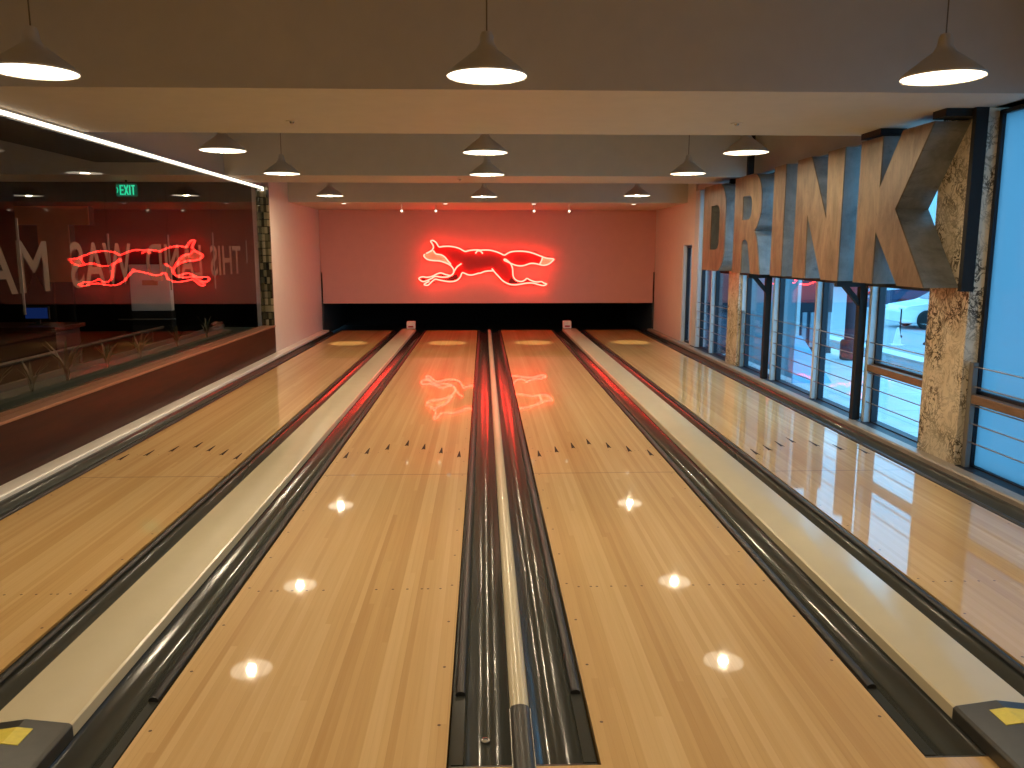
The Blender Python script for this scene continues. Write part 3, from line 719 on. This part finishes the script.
# ------------------------------------------------------------------ lamps
lampdef = None
ROWS = ((4.35, (-2.235, .025, 2.39), (2.50, 2.495, 2.505), 'front row'), (7.70, (-2.345, .024, 2.435), (2.517, 2.509, 2.518), 'second row'),
        (9.75, (-2.311, .052, 2.408), (2.503, 2.499, 2.518), 'third row'), (12.88, (-2.338, .02, 2.394), (2.462, 2.452, 2.473), 'last row before the neon sign'))
HT = CZ-2.50
for ry, xs, zs, rn in ROWS:
    for x, z, side in zip(xs, zs, ('on the glass side', 'over the middle divider', 'on the window side')):
        lb = 'cone pendant lamp %s, in the %s' % (side, rn)
        if lampdef is None:
            lampdef = t = thing('pendant_lamp', lb, 'lamp', (x, ry, z), 'pendant lamps over the lanes')
            MB().lathe([(.203,.001),(.205,.0),(.207,.010),(.186,.030),(.12,.082),(.056,.130),(.038,.160),(.034,.195),(.026,.215),(.010,.22)], 40, (x, ry, z), cap0=False).build('lamp_shade', M['shade'], t, smooth=50)
            MB().lathe([(.201,.004),(.201,.010)], 40, (x, ry, z)).build('opal_diffuser', M['opal'], t)
            MB().lathe([(.038,-.001),(.040,.003)], 28, (x, ry, z)).build('light_core', M['lamp'], t)
            MB().tube([(x, ry, z+.215), (x, ry, CZ-.02)], .004, 6).build('cord', M['cord'], t)
            MB().lathe([(.05,-.03),(.055,0)], 20, (x, ry, CZ)).build('ceiling_rose', M['cord'], t)
        else:
            dup(lampdef, (x, ry, z), lb)
for ry in (1.2, -1.8):      # unseen fill discs added behind the viewer, in assumed pendant rows
    for x in (-2.3, .02, 2.4):
        al = bpy.data.lights.new('approach_fill', 'AREA'); al.shape = 'DISK'; al.size = .44; al.energy = 13; al.color = (1,.81,.55)
        ao = bpy.data.objects.new('approach_fill', al); COL.objects.link(ao); ao.location = (x, ry, 2.5)
for i, (x, lb) in enumerate(((-1.469, 'small ceiling spotlight furthest left above the neon sign'), (-.852, 'small ceiling spotlight above the neon animal head'),
             (.937, 'small ceiling spotlight above the neon animal hind leg'), (1.579, 'small ceiling spotlight furthest right, past the neon tail tip'))):
    t = thing('ceiling_spotlight', lb, 'spotlight', (x, 15.2, 2.46), 'spotlights above the neon sign')
    MB().lathe([(.012,-.08),(.012,0)], 10, (x, 15.2, 2.46)).build('stem', M['white'], t)
    MB().lathe([(.03,-.05),(.036,.05)], 14, (x, 15.2, 2.35), 'y').build('can', M['white'], t)
    MB().lathe([(.018,-.056),(.018,-.051)], 14, (x, 15.2, 2.35), 'y').build('lens', M['spot'], t)
for x, y, lb in ((-1.48, 6.64, 'flush round sprinkler cover on the near beam, toward the glass side'), (2.01, 6.62, 'flush round sprinkler cover on the near beam, toward the windows'), (-.315, 11.7, 'flush round sprinkler cover on the far narrow beam')):
    t = thing('sprinkler_cover', lb, 'sprinkler', (x, y, SZ), 'sprinkler covers')
    MB().lathe([(.045,-.006),(.05,0)], 20, (x, y, SZ)).build('plate', M['soffit'], t)
    MB().lathe([(.012,-.02),(.02,-.006)], 12, (x, y, SZ)).build('sprinkler_head', M['chrome'], t)

# ------------------------------------------------------------------ neon fox
t = thing('neon_sign', 'running fox neon sign in red on the end wall', 'neon sign', (.07, 16.95, 1.39))
YF = 16.90
MB().mesh(flat_mesh(FOX_PANEL, (), .03)).map(lambda x, y, z: (x, YF+.03-z, y)).build('fox_panel', M['foxred'], t)
for nm, pl, mt, lb in (('muzzle_patch', FOX_MUZZLE, 'foxwhite', 'cream muzzle and cheek'), ('tail_tip', FOX_TAIL, 'foxwhite', 'cream tail tip'), ('hind_sock', FOX_HIND, 'foxblack', 'dark hind leg'), ('fore_sock', FOX_FORE, 'foxblack', 'dark fore leg')):
    MB().mesh(flat_mesh(pl, (), .006)).map(lambda x, y, z: (x, YF-z-.0005, y)).build(nm, M[mt], t)['label'] = lb
for nm, pl in FOX_TUBES.items():
    MB().tube(smooth_line([(x, YF-.04, z) for x, z in pl], 3), .015, 7).build('neon_tube', M['neon'], t, smooth=60)
for x, z in ((-.9, 1.6), (-.4, 1.5), (.1, 1.5), (.5, 1.4), (.9, 1.5), (.75, .98), (-.6, 1.05)):
    MB().lathe([(.012,YF+.03),(.012,17.0)], 8, (x, 0, z), 'y').build('standoff', M['steel'], t)

# ------------------------------------------------------------------ the street outside
struct('sidewalk', MB().box(3.76, 7.1, -8, 60, -.6, -.30), M['pave'], 'pale pavement right outside the windows', 'pavement')
struct('ground_bed', MB().box(7.1, 7.6, -8, 60, -.6, -.31), M['bed'], 'gravel strip along the kerb', 'ground')
struct('curb', MB().box(7.6, 7.95, -8, 60, -1.1, -.27), M['kerb'], 'pale kerb along the street', 'curb')
struct('road', MB().box(7.95, 70, -8, 90, -1.2, -.90), M['road'], 'wide pale street outside the windows', 'road')
struct('wall_base_outside', MB().box(3.71, 3.76, -8, 20, -.6, .0), M['concrete'], 'low plinth under the windows outside', 'wall')
t = thing('patio_windscreen', 'pale blue frosted windscreen with a flared foot standing outside the windows', 'windscreen', (4.6, 13, -.3))
MB().box(4.585, 4.60, 11.8, 14.3, -.25, 3.3).build('frosted_panel', M['frost'], t)
MB().mesh(flat_mesh([(4.56,-.3),(5.15,-.3),(4.66,.4),(4.56,.4)], (), .05)).map(lambda x, y, z: (x, 11.74+z, y)).build('foot', M['concrete'], t)
MB().mesh(flat_mesh([(4.56,-.3),(5.15,-.3),(4.66,.4),(4.56,.4)], (), .05)).map(lambda x, y, z: (x, 14.31+z, y)).build('foot', M['concrete'], t)
for y in (11.77, 14.33): MB().box(4.57, 4.62, y-.02, y+.02, -.3, 3.3).build('post', M['alu'], t)
t = thing('patio_screen', 'mauve and navy outdoor wall with pale vertical fence bars, beyond the pavement', 'fence', (5.9, 15.35, -.3))
MB().box(3.95, 6.65, 15.35, 15.5, .72, 3.0).build('upper_panel', M['mauve'], t)
MB().box(3.95, 6.65, 15.35, 15.5, .48, .72).build('dark_band', M['navy'], t)
MB().box(3.95, 6.65, 15.38, 15.45, -.18, .48).build('backing', M['fencedark'], t)
MB().box(3.95, 6.65, 15.30, 15.5, -.3, -.18).build('plinth', M['navy'], t)
for k in range(9): MB().box(5.3+.155*k, 5.38+.155*k, 15.31, 15.36, -.18, .48).build('fence_bar', M['fence'], t)
t = thing('round_column', 'dark shiny round column on a black drum base outside', 'column', (6.62, 14.35, -.3), kind='structure')
MB().lathe([(.14,.05),(.14,3.2)], 24, (6.62, 14.35, 0)).build('shaft', M['mauve'], t, smooth=50)
MB().lathe([(.19,-.30),(.2,-.27),(.2,.02),(.18,.06)], 28, (6.62, 14.35, 0)).build('drum_base', M['navy'], t, smooth=40)
def car(loc, rot, paint, label, name='car'):
    t = thing(name, label, 'car', loc)
    t.rotation_euler = (0, 0, rot)
    side = [(-2.17,.20),(-2.22,.62),(-2.05,.76),(-1.1,.92),(-.45,1.36),(.1,1.46),(.9,1.42),(1.55,1.02),(2.1,.98),(2.2,.6),(2.12,.20)]
    def tap(x, y, z):
        f = 1-.22*max(0, (z-.9)/.55)-.10*max(0, (abs(x)-1.5)/.7)
        return (x, y*f, z)
    def mk(mb, nm, mat, **k):
        base = Vector(loc)
        mb.v = [tuple(Vector(v)+base) for v in mb.v]
        return mb.build(nm, mat, t, **k)
    b = MB().mesh(flat_mesh(side, (), 1.72)).map(lambda x, y, z: tap(x, z-.86, y))
    mk(b, 'body', M[paint], bevel=.05, seg=3)
    for s in (-1, 1):
        wn = MB().mesh(flat_mesh([(-.92,.98),(-.40,1.30),(.08,1.38),(.85,1.34),(1.25,1.04)], (), .03)).map(lambda x, y, z: (x, s*(.862-.22*.86*max(0,(y-.9)/.55)-.012)+s*z*.5, y))
        mk(wn, 'side_window', M['carglass'])
    ws = MB(); n0 = [(-1.06,-.68,.955),(-1.06,.68,.955),(-.50,.58,1.335),(-.50,-.58,1.335)]
    ws.v = [(x-.02, y, z+.012) for x, y, z in n0]+[(x+.02, y, z-.012) for x, y, z in n0]
    ws.f = [(0,1,2,3),(7,6,5,4),(0,4,5,1),(1,5,6,2),(2,6,7,3),(3,7,4,0)]
    mk(ws, 'windscreen', M['carglass'])
    for x in (-1.4, 1.4):
        for s in (-1, 1):
            wl = MB().lathe([(.20,-.11),(.30,-.10),(.32,-.05),(.32,.05),(.30,.10),(.20,.11)], 22, (x, s*.80, .32), 'y')
            wh = mk(wl, 'wheel', M['tyre'], smooth=40)
    for s in (-1, 1):
        mk(MB().box(-2.21, -2.10, s*.62-.14, s*.62+.14, .62, .73), 'headlight', M['headlight'], bevel=.02)
        mk(MB().box(2.08, 2.20, s*.62-.14, s*.62+.14, .74, .88), 'tail_light', M['taillight'], bevel=.02)
    return t
car((15.95, 26.8, -.90), math.radians(-5), 'carwhite', 'white car out on the street, its bonnet seen past the marble pillar')
car((18.4, 33.5, -.90), math.radians(182), 'cardark', 'dark blue car standing beyond the white car')
def post(x, y, h, lb):
    t = thing('street_post', lb, 'post', (x, y, -.9))
    MB().tube([(x, y, -.9), (x, y, -.9+h)], .022, 8).build('pole', M['steel'], t)
    MB().lathe([(.07,-.9),(.07,-.85),(.03,-.82)], 12, (x, y, 0)).build('foot', M['steel'], t)
post(12.1, 21.8, .90, 'thin dark street post nearest the marble pillar, right of the white cone')
post(12.4, 23.8, .85, 'thin dark street post between the white cone and the white car')
t = thing('traffic_cone', 'small white cone standing on the street outside the window', 'cone', (11.25, 21.7, -.9))
MB().lathe([(.11,-.87),(.04,-.46),(.025,-.41),(.002,-.405)], 16, (11.25, 21.7, 0)).build('cone_body', M['orange'], t, smooth=40)
MB().box(11.1, 11.4, 21.55, 21.85, -.9, -.865).build('foot', M['orange'], t, bevel=.005)
t = thing('building', 'pale building far across the street', 'building', (30, 40, 0))
MB().box(26, 34, 0, 70, -.1, 9).build('facade', M['facade'], t)
for j in range(10):
    for z in (1.5, 5.2):
        MB().box(25.95, 26.02, 3+6.5*j, 6.2+6.5*j, z, z+2.0).build('window_glazing', M['winbox'], t)

# unseen fill light added to brighten the room beyond the glass
la = bpy.data.lights.new('beyond_fill', 'AREA'); la.energy = 5; la.size = 3; la.color = (1,.75,.5)
lo = bpy.data.objects.new('beyond_fill', la); COL.objects.link(lo); lo.location = (-7, 7, 3.2)
